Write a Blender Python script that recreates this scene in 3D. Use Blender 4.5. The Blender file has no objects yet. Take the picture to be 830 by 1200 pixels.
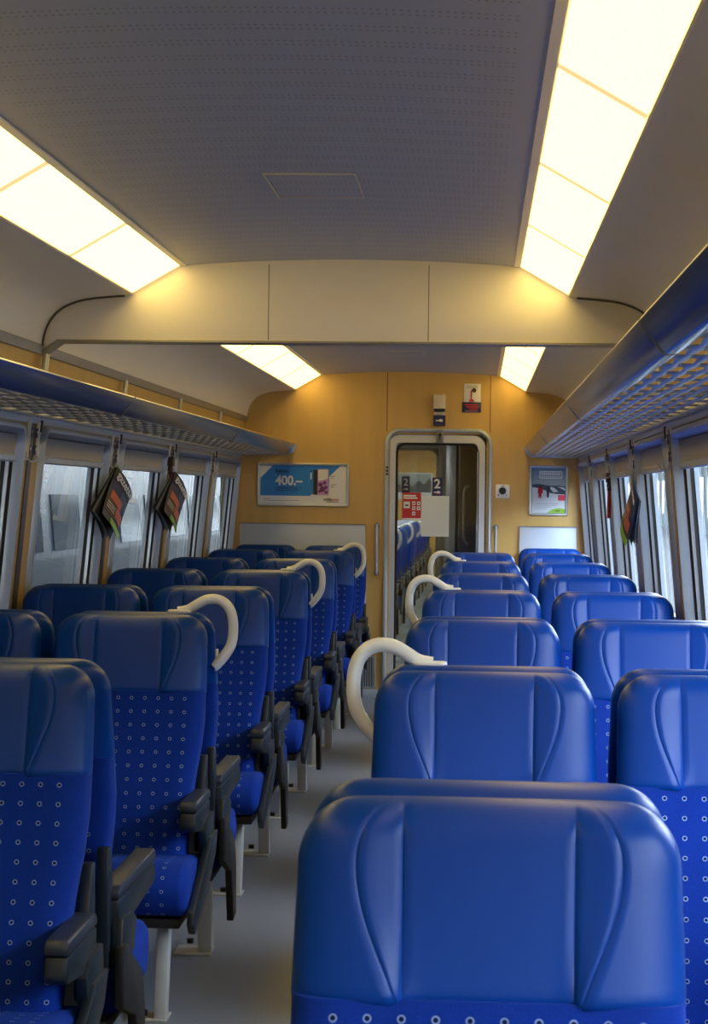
import bpy, bmesh, math, random
from mathutils import Vector, Matrix
random.seed(7)
C = bpy.context.scene.collection
ZF = -0.05            # floor level
D = 14.66             # end wall
BEAM = 7.71
PITCH = 1.776
Y0 = -2.3             # rear end of the saloon (behind the camera)

def lin(c):
    c /= 255.0
    return c/12.92 if c <= .04045 else ((c+.055)/1.055)**2.4
def rgb(r, g, b): return (lin(r), lin(g), lin(b), 1)

# ------------------------------------------------------------------ materials
M = {}
def mat(name, col, rough=.5, metal=0., noise=None, bump=None, emit=None, spec=.5, coat=0.):
    m = bpy.data.materials.new(name); m.use_nodes = True
    nt = m.node_tree; b = nt.nodes['Principled BSDF']
    b.inputs['Base Color'].default_value = col
    b.inputs['Roughness'].default_value = rough
    b.inputs['Metallic'].default_value = metal
    b.inputs['Specular IOR Level'].default_value = spec
    b.inputs['Coat Weight'].default_value = coat
    if emit:
        b.inputs['Emission Color'].default_value = emit[0]
        b.inputs['Emission Strength'].default_value = emit[1]
    tc = None
    if noise or bump:
        tc = nt.nodes.new('ShaderNodeTexCoord')
    if noise:      # (scale xyz, amount)
        mp = nt.nodes.new('ShaderNodeMapping'); mp.inputs['Scale'].default_value = noise[0]
        nt.links.new(tc.outputs['Object'], mp.inputs['Vector'])
        n = nt.nodes.new('ShaderNodeTexNoise'); n.inputs['Scale'].default_value = 1; n.inputs['Detail'].default_value = 4
        nt.links.new(mp.outputs['Vector'], n.inputs['Vector'])
        r = nt.nodes.new('ShaderNodeMapRange')
        r.inputs['From Min'].default_value = .25; r.inputs['From Max'].default_value = .75
        r.inputs['To Min'].default_value = 1-noise[1]; r.inputs['To Max'].default_value = 1+noise[1]
        nt.links.new(n.outputs['Fac'], r.inputs['Value'])
        mx = nt.nodes.new('ShaderNodeVectorMath'); mx.operation = 'SCALE'
        mx.inputs[0].default_value = col[:3]
        nt.links.new(r.outputs['Result'], mx.inputs['Scale'])
        nt.links.new(mx.outputs['Vector'], b.inputs['Base Color'])
    if bump:       # (scale, strength, distance)
        n2 = nt.nodes.new('ShaderNodeTexNoise'); n2.inputs['Scale'].default_value = bump[0]; n2.inputs['Detail'].default_value = 3
        nt.links.new(tc.outputs['Object'], n2.inputs['Vector'])
        bp = nt.nodes.new('ShaderNodeBump'); bp.inputs['Strength'].default_value = bump[1]; bp.inputs['Distance'].default_value = bump[2]
        nt.links.new(n2.outputs['Fac'], bp.inputs['Height'])
        nt.links.new(bp.outputs['Normal'], b.inputs['Normal'])
    M[name] = m
    return m

mat('leather', rgb(0, 56, 140), .36, bump=(260, .08, .002), spec=.25)
mat('wood', rgb(202, 166, 96), .42, noise=((14, 14, 1.6), .07))
mat('wood_seam', rgb(120, 84, 44), .6)
mat('cream', rgb(234, 230, 220), .38, noise=((2, 2, 2), .02))
mat('cream_trim', rgb(150, 148, 142), .35, metal=.4)
mat('alu', rgb(196, 202, 208), .32, metal=.75)
mat('alu_frame', rgb(178, 188, 200), .34, metal=.35)
mat('alu_dark', rgb(120, 124, 128), .4, metal=.7)
mat('rail', rgb(190, 196, 204), .17, metal=.95)
mat('rack', rgb(186, 196, 208), .3, metal=.8)
mat('rack_slat', rgb(120, 124, 130), .45, metal=.6)
mat('rubber', rgb(16, 16, 18), .7)
mat('black', rgb(14, 15, 18), .5)
mat('plastic', rgb(20, 32, 42), .38, bump=(500, .08, .001))
mat('pad', rgb(30, 40, 54), .42, bump=(420, .15, .001))
mat('handle', rgb(222, 226, 228), .35)
mat('legmetal', rgb(178, 180, 178), .45, metal=.15)
mat('floor', rgb(116, 124, 137), .42, noise=((160, 160, 160), .16), bump=(300, .05, .001))
mat('grey_panel', rgb(188, 200, 220), .4)
mat('door_leaf', rgb(196, 200, 204), .35, metal=.3)
mat('dark_wall', rgb(140, 144, 144), .4)
mat('vest_grey', rgb(150, 152, 150), .45)
mat('white', rgb(228, 228, 224), .5)
mat('paper', rgb(226, 236, 240), .7)
mat('beige', rgb(214, 204, 184), .5)
mat('signblue', rgb(24, 32, 92), .4)
mat('print_blue', rgb(40, 132, 216), .35)
mat('print_white', rgb(226, 228, 230), .35)
mat('print_navy', rgb(20, 30, 80), .4)
mat('print_black', rgb(18, 18, 20), .4)
mat('print_red', rgb(190, 28, 32), .4)
mat('print_purple', rgb(112, 50, 120), .35)
mat('print_pink', rgb(214, 60, 96), .4)
mat('print_green', rgb(140, 190, 60), .4)
mat('print_snow', rgb(214, 224, 236), .4)
mat('print_mountain', rgb(58, 76, 100), .4)
mat('print_grey', rgb(130, 140, 150), .4)
mat('print_lilac', rgb(196, 150, 200), .4)
mat('red', rgb(170, 26, 26), .4)
mat('brown', rgb(70, 46, 34), .5)
mat('blind', rgb(166, 162, 154), .6)
mat('groove', rgb(92, 88, 84), .4, metal=.4)
mat('ballast', rgb(120, 114, 106), .9, noise=((8, 8, 8), .3))
mat('platform', rgb(64, 66, 68), .8, noise=((3, 3, 3), .06))
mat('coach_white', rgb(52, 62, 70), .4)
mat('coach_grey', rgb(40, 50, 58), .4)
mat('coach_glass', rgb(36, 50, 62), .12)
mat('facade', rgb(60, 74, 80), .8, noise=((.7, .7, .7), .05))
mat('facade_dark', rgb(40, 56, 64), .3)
mat('mag_orange', rgb(196, 96, 70), .35)
mat('mag_dark', rgb(40, 36, 40), .35)
mat('tubewarm', rgb(255, 240, 205), .4, emit=((2.05, 1.42, .385, 1), 1.0))
mat('tubeshadow', rgb(214, 190, 140), .5, emit=((.42, .30, .14, 1), 1.0))  # weaker glow, paints the soft shadow between tube ends
mat('vestlamp', rgb(255, 244, 220), .4, emit=((1.0, .94, .84, 1), 11.0))

def fabric():
    m = bpy.data.materials.new('fabric'); m.use_nodes = True
    nt = m.node_tree; b = nt.nodes['Principled BSDF']
    b.inputs['Roughness'].default_value = .85
    b.inputs['Sheen Weight'].default_value = .25
    b.inputs['Sheen Roughness'].default_value = .4
    b.inputs['Sheen Tint'].default_value = rgb(70, 120, 230)
    b.inputs['Specular IOR Level'].default_value = .15
    uv = nt.nodes.new('ShaderNodeUVMap')
    sep = nt.nodes.new('ShaderNodeSeparateXYZ'); nt.links.new(uv.outputs['UV'], sep.inputs[0])
    def math_(op, a, bb=None, c=None):
        n = nt.nodes.new('ShaderNodeMath'); n.operation = op
        for i, v in enumerate((a, bb, c)):
            if v is None: continue
            if isinstance(v, (int, float)): n.inputs[i].default_value = v
            else: nt.links.new(v, n.inputs[i])
        return n.outputs[0]
    P = .0415
    def cell(o):
        s = math_('DIVIDE', o, P)
        fr = math_('FRACT', s)
        return math_('MULTIPLY', math_('SUBTRACT', fr, .5), P)
    cx = cell(sep.outputs['X']); cy = cell(sep.outputs['Y'])
    r = math_('SQRT', math_('ADD', math_('MULTIPLY', cx, cx), math_('MULTIPLY', cy, cy)))
    ring = math_('LESS_THAN', math_('ABSOLUTE', math_('SUBTRACT', r, .0043)), .0010)
    hole = math_('LESS_THAN', r, .0031)
    inside = math_('LESS_THAN', math_('ABSOLUTE', sep.outputs['X']), .2065)
    ring = math_('MULTIPLY', ring, inside); hole = math_('MULTIPLY', hole, inside)
    tc = nt.nodes.new('ShaderNodeTexCoord')
    n = nt.nodes.new('ShaderNodeTexNoise'); n.inputs['Scale'].default_value = 420
    nt.links.new(tc.outputs['Object'], n.inputs['Vector'])
    cr = nt.nodes.new('ShaderNodeMix'); cr.data_type = 'RGBA'
    cr.inputs[6].default_value = rgb(4, 34, 116); cr.inputs[7].default_value = rgb(9, 50, 148)
    nt.links.new(n.outputs['Fac'], cr.inputs[0])
    m1 = nt.nodes.new('ShaderNodeMix'); m1.data_type = 'RGBA'; m1.inputs[7].default_value = rgb(8, 20, 60)
    nt.links.new(hole, m1.inputs[0]); nt.links.new(cr.outputs[2], m1.inputs[6])
    m2 = nt.nodes.new('ShaderNodeMix'); m2.data_type = 'RGBA'; m2.inputs[7].default_value = rgb(118, 142, 190)
    nt.links.new(ring, m2.inputs[0]); nt.links.new(m1.outputs[2], m2.inputs[6])
    nt.links.new(m2.outputs[2], b.inputs['Base Color'])
    bp = nt.nodes.new('ShaderNodeBump'); bp.inputs['Strength'].default_value = .2; bp.inputs['Distance'].default_value = .002
    nt.links.new(n.outputs['Fac'], bp.inputs['Height']); nt.links.new(bp.outputs['Normal'], b.inputs['Normal'])
    M['fabric'] = m
fabric()

def perforated():
    # grey-lacquered perforated ceiling sheet: bands of small holes across the car
    m = bpy.data.materials.new('perforated'); m.use_nodes = True
    nt = m.node_tree; b = nt.nodes['Principled BSDF']
    b.inputs['Roughness'].default_value = .45; b.inputs['Metallic'].default_value = .1
    tc = nt.nodes.new('ShaderNodeTexCoord')
    sep = nt.nodes.new('ShaderNodeSeparateXYZ'); nt.links.new(tc.outputs['Object'], sep.inputs[0])
    def math_(op, a, bb=None):
        n = nt.nodes.new('ShaderNodeMath'); n.operation = op
        for i, v in enumerate((a, bb)):
            if v is None: continue
            if isinstance(v, (int, float)): n.inputs[i].default_value = v
            else: nt.links.new(v, n.inputs[i])
        return n.outputs[0]
    def cell(o, P): return math_('MULTIPLY', math_('SUBTRACT', math_('FRACT', math_('DIVIDE', o, P)), .5), P)
    cx = cell(sep.outputs['X'], .015); cy = cell(sep.outputs['Y'], .034)
    cb = cell(sep.outputs['Y'], .136)
    r = math_('SQRT', math_('ADD', math_('MULTIPLY', cx, cx), math_('MULTIPLY', math_('MULTIPLY', cy, cy), .35)))
    dot = math_('LESS_THAN', r, .0033)
    band = math_('LESS_THAN', math_('ABSOLUTE', cb), .035)
    lim = math_('LESS_THAN', math_('ABSOLUTE', sep.outputs['X']), .6)
    f = math_('MULTIPLY', math_('MULTIPLY', dot, band), lim)
    mx = nt.nodes.new('ShaderNodeMix'); mx.data_type = 'RGBA'
    mx.inputs[6].default_value = rgb(176, 181, 192); mx.inputs[7].default_value = rgb(136, 136, 140)
    nt.links.new(f, mx.inputs[0]); nt.links.new(mx.outputs[2], b.inputs['Base Color'])
    M['perforated'] = m
perforated()

def glass(name, tint, gloss):
    m = bpy.data.materials.new(name); m.use_nodes = True
    nt = m.node_tree; nt.nodes.clear()
    out = nt.nodes.new('ShaderNodeOutputMaterial')
    t = nt.nodes.new('ShaderNodeBsdfTransparent'); t.inputs['Color'].default_value = tint
    g = nt.nodes.new('ShaderNodeBsdfGlossy'); g.inputs['Roughness'].default_value = .01
    # Schlick reflectance of a pane, the same seen from either face
    ge = nt.nodes.new('ShaderNodeNewGeometry'); dp = nt.nodes.new('ShaderNodeVectorMath'); dp.operation = 'DOT_PRODUCT'
    nt.links.new(ge.outputs['Normal'], dp.inputs[0]); nt.links.new(ge.outputs['Incoming'], dp.inputs[1])
    ab = nt.nodes.new('ShaderNodeMath'); ab.operation = 'ABSOLUTE'; nt.links.new(dp.outputs['Value'], ab.inputs[0])
    om = nt.nodes.new('ShaderNodeMath'); om.operation = 'SUBTRACT'; om.inputs[0].default_value = 1; nt.links.new(ab.outputs[0], om.inputs[1])
    pw = nt.nodes.new('ShaderNodeMath'); pw.operation = 'POWER'; pw.inputs[1].default_value = 5; nt.links.new(om.outputs[0], pw.inputs[0])
    fr = nt.nodes.new('ShaderNodeMath'); fr.operation = 'MULTIPLY_ADD'; fr.inputs[1].default_value = .9; fr.inputs[2].default_value = gloss
    nt.links.new(pw.outputs[0], fr.inputs[0])
    mx = nt.nodes.new('ShaderNodeMixShader')
    nt.links.new(fr.outputs[0], mx.inputs[0]); nt.links.new(t.outputs[0], mx.inputs[1]); nt.links.new(g.outputs[0], mx.inputs[2])
    nt.links.new(mx.outputs[0], out.inputs['Surface'])
    M[name] = m
glass('glass', (.86, .93, .95, 1), .07)
glass('door_glass', (.72, .74, .72, 1), .05)

# ------------------------------------------------------------------ object helpers
def tag(o, label=None, cat=None, group=None, kind=None):
    if label: o['label'] = label
    if cat: o['category'] = cat
    if group: o['group'] = group
    if kind: o['kind'] = kind
    return o
def empty(name, loc, label=None, cat=None, group=None, rotz=0, kind=None):
    o = bpy.data.objects.new(name, None); C.objects.link(o)
    o.location = loc; o.rotation_euler = (0, 0, rotz)
    o.empty_display_size = .05
    return tag(o, label, cat, group, kind)

class MB:
    def __init__(s): s.v = []; s.f = []; s.uv = {}
    def add(s, verts, faces, uvs=None):
        k = len(s.v); s.v += [tuple(p) for p in verts]
        s.f += [tuple(i+k for i in fc) for fc in faces]
        if uvs:
            for i, u in enumerate(uvs): s.uv[k+i] = u
        return s
    def box(s, x0, x1, y0, y1, z0, z1):
        v = [(x, y, z) for x in (x0, x1) for y in (y0, y1) for z in (z0, z1)]
        f = [(0, 1, 3, 2), (4, 6, 7, 5), (0, 4, 5, 1), (2, 3, 7, 6), (0, 2, 6, 4), (1, 5, 7, 3)]
        return s.add(v, f)
    def prism(s, poly, axis, a, b):
        # poly in the two other axes (in order), extruded on axis from a to b
        def mk(p, t):
            q = list(p); q.insert(axis, t); return tuple(q)
        n = len(poly)
        v = [mk(p, a) for p in poly]+[mk(p, b) for p in poly]
        f = [tuple(range(n)), tuple(range(2*n-1, n-1, -1))]
        f += [(i, i+n, (i+1) % n+n, (i+1) % n) for i in range(n)]
        return s.add(v, f)
    def tube(s, pts, r, seg=10, closed=False):
        pts = [Vector(p) for p in pts]; n = len(pts)
        rr = r if isinstance(r, (list, tuple)) else [r]*n
        tang = []
        for i in range(n):
            a = pts[max(i-1, 0)]; b = pts[min(i+1, n-1)]
            tang.append((b-a).normalized())
        up = Vector((0, 0, 1)) if abs(tang[0].z) < .9 else Vector((1, 0, 0))
        nrm = (up - tang[0]*up.dot(tang[0])).normalized()
        V = []
        for i in range(n):
            nrm = (nrm - tang[i]*nrm.dot(tang[i])).normalized()
            bn = tang[i].cross(nrm)
            for k in range(seg):
                a = 2*math.pi*k/seg
                V.append(pts[i]+(nrm*math.cos(a)+bn*math.sin(a))*rr[i])
        F = []
        for i in range(n-1):
            for k in range(seg):
                F.append((i*seg+k, i*seg+(k+1) % seg, (i+1)*seg+(k+1) % seg, (i+1)*seg+k))
        F.append(tuple(range(seg-1, -1, -1))); F.append(tuple((n-1)*seg+k for k in range(seg)))
        return s.add(V, F)
    def mesh(s, name, material, bevel=0, segs=2, smooth=False, weld=False, angle=None, xf=None):
        me = bpy.data.meshes.new(name)
        vs = [xf(p) for p in s.v] if xf else s.v
        me.from_pydata(vs, [], s.f)
        if s.uv:
            ul = me.uv_layers.new(name='UVMap')
            for l in me.loops: ul.data[l.index].uv = s.uv.get(l.vertex_index, (9, 9))
        bm = bmesh.new(); bm.from_mesh(me)
        if weld: bmesh.ops.remove_doubles(bm, verts=bm.verts, dist=1e-5)
        bmesh.ops.recalc_face_normals(bm, faces=bm.faces)
        if bevel:
            es = [e for e in bm.edges if len(e.link_faces) == 2 and e.calc_face_angle(0) > .5]
            bmesh.ops.bevel(bm, geom=es, offset=bevel, segments=segs, profile=.5, affect='EDGES', clamp_overlap=True)
        bm.to_mesh(me); bm.free()
        me.materials.append(M[material])
        if smooth or bevel:
            for p in me.polygons: p.use_smooth = True
            try: me.set_sharp_from_angle(angle=angle or math.radians(38))
            except Exception: pass
        return me
    def obj(s, name, material, parent=None, **k):
        o = bpy.data.objects.new(name, s.mesh(name, material, **k)); C.objects.link(o)
        if parent: o.parent = parent
        return o

def add_mesh(name, me, parent):
    o = bpy.data.objects.new(name, me); C.objects.link(o); o.parent = parent; return o
def struct(name, mb, m, **k):
    o = mb.obj(name, m, **k); o['kind'] = 'structure'; return o

def text(body, size, loc, m, parent, name='lettering', rot=(math.pi/2, 0, 0), align='LEFT', extr=.0004, bold=0., shear=0., xs=1.0):
    cu = bpy.data.curves.new(name, 'FONT'); cu.body = body; cu.size = size; cu.extrude = extr
    cu.align_x = align; cu.offset = bold; cu.shear = shear; cu.resolution_u = 3
    t = bpy.data.objects.new(name, cu); C.objects.link(t)
    dg = bpy.context.evaluated_depsgraph_get(); dg.update()
    me = bpy.data.meshes.new_from_object(t.evaluated_get(dg))
    bpy.data.objects.remove(t); bpy.data.curves.remove(cu)
    me.materials.clear(); me.materials.append(M[m])
    o = bpy.data.objects.new(name, me); C.objects.link(o)
    o.parent = parent; o.location = loc; o.rotation_euler = rot; o.scale = (xs, 1, 1)
    return o

def rrect(x0, x1, z0, z1, r, seg=6):
    r = max(min(r, (x1-x0)/2-1e-4, (z1-z0)/2-1e-4), 1e-4)
    P = []
    for cx, cz, a0 in ((x1-r, z0+r, -90), (x1-r, z1-r, 0), (x0+r, z1-r, 90), (x0+r, z0+r, 180)):
        for i in range(seg+1):
            a = math.radians(a0+90*i/seg); P.append((cx+r*math.cos(a), cz+r*math.sin(a)))
    return P
def sweep(mb, rect, R, profile, axis_fn, closed=True, seg=6):
    # profile: list of (inset, n) swept round a rounded rectangle
    x0, x1, z0, z1 = rect; loops = []
    for e, n in profile:
        loops.append([axis_fn(a, b, n) for a, b in rrect(x0+e, x1-e, z0+e, z1-e, R-e if R-e > .004 else .004, seg)])
    m = len(loops[0]); V = [p for l in loops for p in l]; F = []
    k = len(loops)
    for i in range(k if closed else k-1):
        j = (i+1) % k
        for q in range(m):
            F.append((i*m+q, i*m+(q+1) % m, j*m+(q+1) % m, j*m+q))
    return mb.add(V, F)

ORD = ['first', 'second', 'third', 'fourth', 'fifth', 'sixth', 'seventh', 'eighth', 'ninth', 'tenth']

# ------------------------------------------------------------------ camera
f_px = 2250.0
yaw, pit, rol = .0645, -.0086, .0121
cy_, sy_ = math.cos(yaw), math.sin(yaw)
fw = Vector((-sy_*math.cos(pit), cy_*math.cos(pit), math.sin(pit)))
rt = Vector((cy_, sy_, 0)); up = rt.cross(fw)
r2 = rt*math.cos(rol)+up*math.sin(rol); u2 = -rt*math.sin(rol)+up*math.cos(rol)
cam = bpy.data.cameras.new('camera'); co = bpy.data.objects.new('camera', cam); C.objects.link(co)
co.matrix_world = Matrix(((r2.x, u2.x, -fw.x, .528), (r2.y, u2.y, -fw.y, 0), (r2.z, u2.z, -fw.z, 1.498), (0, 0, 0, 1)))
cam.sensor_fit = 'HORIZONTAL'; cam.sensor_width = 36; cam.lens = 36*f_px/830
cam.clip_start = .05; cam.clip_end = 300
cam.dof.use_dof = True; cam.dof.focus_distance = 8.0; cam.dof.aperture_fstop = 30
bpy.context.scene.camera = co

# ------------------------------------------------------------------ shell geometry
LEAN = .0928; CA = 1/math.hypot(1, LEAN); SA = LEAN*CA
def wallp(side):
    # (y, z-like height v measured as true z, n inward) -> world point
    def fn(y, z, n):
        x = 1.388-(z-.8)*LEAN if z > .8 else 1.388
        return (side*(x-n*CA), y, z-n*SA if z > .8 else z)
    return fn

# floor
mb = MB(); mb.box(-1.6, 1.6, Y0, 38, ZF-.06, ZF); struct('floor', mb, 'floor')

# windows layout
PIL0 = 7.764
def pil(k): return PIL0+PITCH*k
WK = list(range(-5, 4))
ZW0, ZW1 = .86, 1.775          # frame outer heights
def frame_rect(k):
    y1 = pil(k+1)-.17
    if k == 3: y1 = D-.10
    return (pil(k)+.15, y1, ZW0, ZW1)

for side, nm in ((-1, 'wall_left'), (1, 'wall_right')):
    W = wallp(side); mb = MB()
    def slab(ya, yb, za, zb):
        v = [W(y, z, n) for y in (ya, yb) for z in (za, zb) for n in (0, -.07)]
        mb.add(v, [(0, 1, 3, 2), (4, 6, 7, 5), (0, 4, 5, 1), (2, 3, 7, 6), (0, 2, 6, 4), (1, 5, 7, 3)])
    slab(Y0, 38, ZF, .801); slab(Y0, D+.06, .801, ZW0+.03); slab(Y0, D+.06, ZW1-.03, 2.16)
    prev = Y0
    for k in WK:
        a, b, _, _ = frame_rect(k)
        slab(prev, a+.03, ZW0+.03, ZW1-.03); prev = b-.03
    slab(prev, D+.06, ZW0+.03, ZW1-.03)
    slab(D+.06, 38, .801, 2.16)
    struct(nm, mb, 'wood')
    # header band over the windows
    mb = MB()
    v = [W(y, z, n) for y in (Y0, D) for z, n in ((1.778, .004), (1.778, .012), (1.845, .012), (1.845, .004))]
    mb.add(v, [(0, 1, 2, 3), (7, 6, 5, 4)]+[(i, i+4, (i+1) % 4+4, (i+1) % 4) for i in range(4)])
    struct('trim_%d' % (1 if side < 0 else 2), mb, 'alu_frame')
    # grooves down the middle of each pillar
    mb = MB()
    for k in list(range(-4, 4)):
        y = pil(k)-.01
        v = [W(y+dy, z, n) for dy in (-.035, .035) for z in (.86, 1.777) for n in (.001, .006)]
        mb.add(v, [(0, 1, 3, 2), (4, 6, 7, 5), (0, 4, 5, 1), (2, 3, 7, 6), (0, 2, 6, 4), (1, 5, 7, 3)])
    struct('trim_%d' % (3 if side < 0 else 4), mb, 'groove')
    # wood panel seams above the rack
    wn = 0
    for i, k in enumerate(WK):
        rect = frame_rect(k)
        w = empty('window_%d' % (i+1 if side < 0 else i+1+len(WK)), W(rect[0], ZW0, 0), kind='structure')
        inv = Matrix.Translation(-Vector(w.location))
        def xf(p, o=Vector(w.location)): return tuple(Vector(p)-o)
        mb = MB(); sweep(mb, rect, .085, [(0, .001), (.003, .014), (.012, .025), (.024, .025), (.036, .012), (.046, -.008), (.049, -.03), (.03, -.03), (.01, -.01)], W)
        mb.obj('window_frame', 'alu_frame', w, xf=xf, smooth=True, angle=math.radians(30))
        mb = MB(); sweep(mb, rect, .085, [(.047, -.012), (.060, -.014), (.063, -.024), (.047, -.026)], W)
        mb.obj('gasket', 'rubber', w, xf=xf)
        mb = MB(); sweep(mb, rect, .085, [(.050, -.022), (.078, -.020), (.082, -.034), (.05, -.036)], W)
        mb.obj('sash', 'alu', w, xf=xf, smooth=True, angle=math.radians(30))
        mb = MB(); sweep(mb, rect, .085, [(.070, -.033), (.092, -.034), (.094, -.05), (.070, -.052)], W)
        mb.obj('gasket', 'black', w, xf=xf)
        mb = MB(); sweep(mb, rect, .085, [(.074, -.049), (.104, -.047), (.108, -.064), (.074, -.066)], W)
        mb.obj('outer_sash', 'alu_frame', w, xf=xf, smooth=True, angle=math.radians(30))
        mb = MB(); a, b, c, d = rect
        mb.add([W(y, z, -.060) for y, z in ((a+.09, c+.09), (b-.09, c+.09), (b-.09, d-.09), (a+.09, d-.09))], [(0, 1, 2, 3)])
        mb.obj('glass_pane', 'glass', w, xf=xf)
        # roller blind and its bar
        mb = MB()
        v = [W(y, z, n) for y in (a+.052, b-.052) for z, n in ((d-.128, -.008), (d-.050, -.002), (d-.050, -.022), (d-.128, -.022))]
        mb.add(v, [(0, 1, 2, 3), (7, 6, 5, 4)]+[(q, q+4, (q+1) % 4+4, (q+1) % 4) for q in range(4)])
        mb.obj('roller_blind', 'blind', w, xf=xf)
        mb = MB()
        v = [W(y, z, n) for y in (a+.050, b-.050) for z, n in ((d-.160, -.006), (d-.154, .002), (d-.134, .002), (d-.128, -.006), (d-.128, -.024), (d-.160, -.024))]
        mb.add(v, [tuple(range(6)), tuple(range(11, 5, -1))]+[(q, q+6, (q+1) % 6+6, (q+1) % 6) for q in range(6)])
        mb.obj('blind_bar', 'alu', w, xf=xf)

mb = MB(); mb.prism([(-1.5, 2.42), (-1.42, 2.56), (-.9, 2.76), (0, 2.84), (.9, 2.76), (1.42, 2.56), (1.5, 2.42), (1.46, 2.42), (1.38, 2.53), (.88, 2.72), (0, 2.80), (-.88, 2.72), (-1.38, 2.53), (-1.46, 2.42)], 1, Y0-.1, 38)
struct('roof', mb, 'coach_white')
mb = MB()
for sx in (-1, 1): mb.prism([(sx*1.44, 2.1), (sx*1.5, 2.1), (sx*1.5, 2.43), (sx*1.44, 2.43)], 1, Y0-.1, 38)
struct('roof_edge', mb, 'coach_white')

# ceiling ------------------------------------------------------------
def cz(x): return 2.446-.024*(x/.66)**2
IX, IZ, OX, OZ = .687, 2.417, .875, 2.308
mb = MB()
n = 12
xs = [-.664+1.328*i/n for i in range(n+1)]
for ya, yb in ((Y0, BEAM+.01), (BEAM+.11, D+.02)):
    v = [(x, y, cz(x)+h) for h in (0, .02) for y in (ya, yb) for x in xs]; m_ = n+1
    fcs = []
    for i in range(n):
        fcs += [(i, i+1, m_+i+1, m_+i), (2*m_+i, 3*m_+i, 3*m_+i+1, 2*m_+i+1)]
    mb.add(v, fcs)
struct('ceiling', mb, 'perforated', smooth=True)
# strip edges and coves for each side
for s, nm in ((-1, 5), (1, 6)):
    mb = MB()
    prof = [(.660, cz(.66)+.03), (.660, cz(.66)-.004), (.683, 2.416), (.687, 2.418), (.687, 2.45)]
    mb.prism([(s*x, z) for x, z in prof], 1, Y0, D) if False else None
    def ext(prof, ya, yb):
        mb.prism([(s*x, z) for x, z in prof], 1, ya, yb)
    # prism on axis 1 takes (x,z)
    for ya, yb in ((Y0, BEAM), (BEAM+.12, D)):
        ext(prof, ya, yb)
        ext([(.877, 2.34), (.877, 2.304), (.882, 2.300), (.915, 2.297), (.918, 2.34)], ya, yb)
    struct('trim_%d' % nm, mb, 'cream')
    mb = MB()
    pts = [(.914, 2.299), (1.02, 2.290), (1.09, 2.279), (1.15, 2.258), (1.195, 2.226), (1.228, 2.180), (1.245, 2.13), (1.250, 2.092)]
    # smooth the curve
    cur = []
    for i in range(len(pts)-1):
        p0 = Vector(pts[max(i-1, 0)]); p1 = Vector(pts[i]); p2 = Vector(pts[i+1]); p3 = Vector(pts[min(i+2, len(pts)-1)])
        for t in (0, .25, .5, .75):
            cur.append(.5*((2*p1)+(-p0+p2)*t+(2*p0-5*p1+4*p2-p3)*t*t+(-p0+3*p1-3*p2+p3)*t**3))
    cur.append(Vector(pts[-1]))
    outer = [(p.x+.03, p.y+.03) for p in reversed(cur)]
    poly = [(s*p.x, p.y) for p in cur]+[(s*a, b) for a, b in outer]
    for ya, yb in ((Y0, BEAM+.001), (BEAM+.119, D+.01)):
        m_ = len(cur)
        V = [(s*p.x, y, p.y) for y in (ya, yb) for p in cur]+[(s*a, y, b) for y in (ya, yb) for a, b in reversed(outer)]
        F = []
        for i in range(m_-1):
            F.append((i, i+1, m_+i+1, m_+i)); F.append((2*m_+i, 3*m_+i, 3*m_+i+1, 2*m_+i+1))
        mb.add(V, F)
    struct('ceiling_cove_%s' % ('left' if s < 0 else 'right'), mb, 'cream', smooth=True, angle=math.radians(60))
    mb = MB()
    for ya, yb in ((Y0, BEAM), (BEAM+.12, D)):
        mb.prism([(s*1.247, 2.096), (s*1.244, 2.090), (s*1.252, 2.058), (s*1.30, 2.058), (s*1.30, 2.096)], 1, ya, yb)
    struct('trim_%d' % (nm+2), mb, 'cream_trim')
    # dark seam lines beside the lamps: none needed

# cross beam
mb = MB()
half = [(1.184, 2.114), (1.252, 2.066), (1.262, 2.066), (1.262, 2.10), (1.257, 2.135), (1.24, 2.185), (1.206, 2.234), (1.15, 2.270), (1.02, 2.30), (.90, 2.31), (.875, 2.33), (.687, 2.44), (.3, 2.47)]
poly = half+[(-x, z) for x, z in reversed(half)]
mb.prism(poly, 1, BEAM, BEAM+.12)
struct('beam', mb, 'cream', bevel=.004)
mb = MB()
low = [(1.186, 2.118), (1.254, 2.070), (1.252, 2.062), (1.183, 2.110)]
mb.prism([(1.184, 2.117), (-1.184, 2.117), (-1.184, 2.109), (1.184, 2.109)], 1, BEAM-.006, BEAM+.126)
for s in (-1, 1): mb.prism([(s*x, z) for x, z in low], 1, BEAM-.006, BEAM+.126)
struct('trim_9', mb, 'cream_trim')
mb = MB()
for x in (-.325, .32): mb.box(x-.0015, x+.0015, BEAM-.0008, BEAM+.01, 2.12, 2.425)
struct('trim_10', mb, 'groove')
# seam gap where coves meet the beam
mb = MB()
for s in (-1, 1):
    p = [(s*(q.x-.003), BEAM-.004, q.y-.003) for q in cur]
    mb.tube(p, .0045, 6)
struct('trim_11', mb, 'groove')

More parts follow.
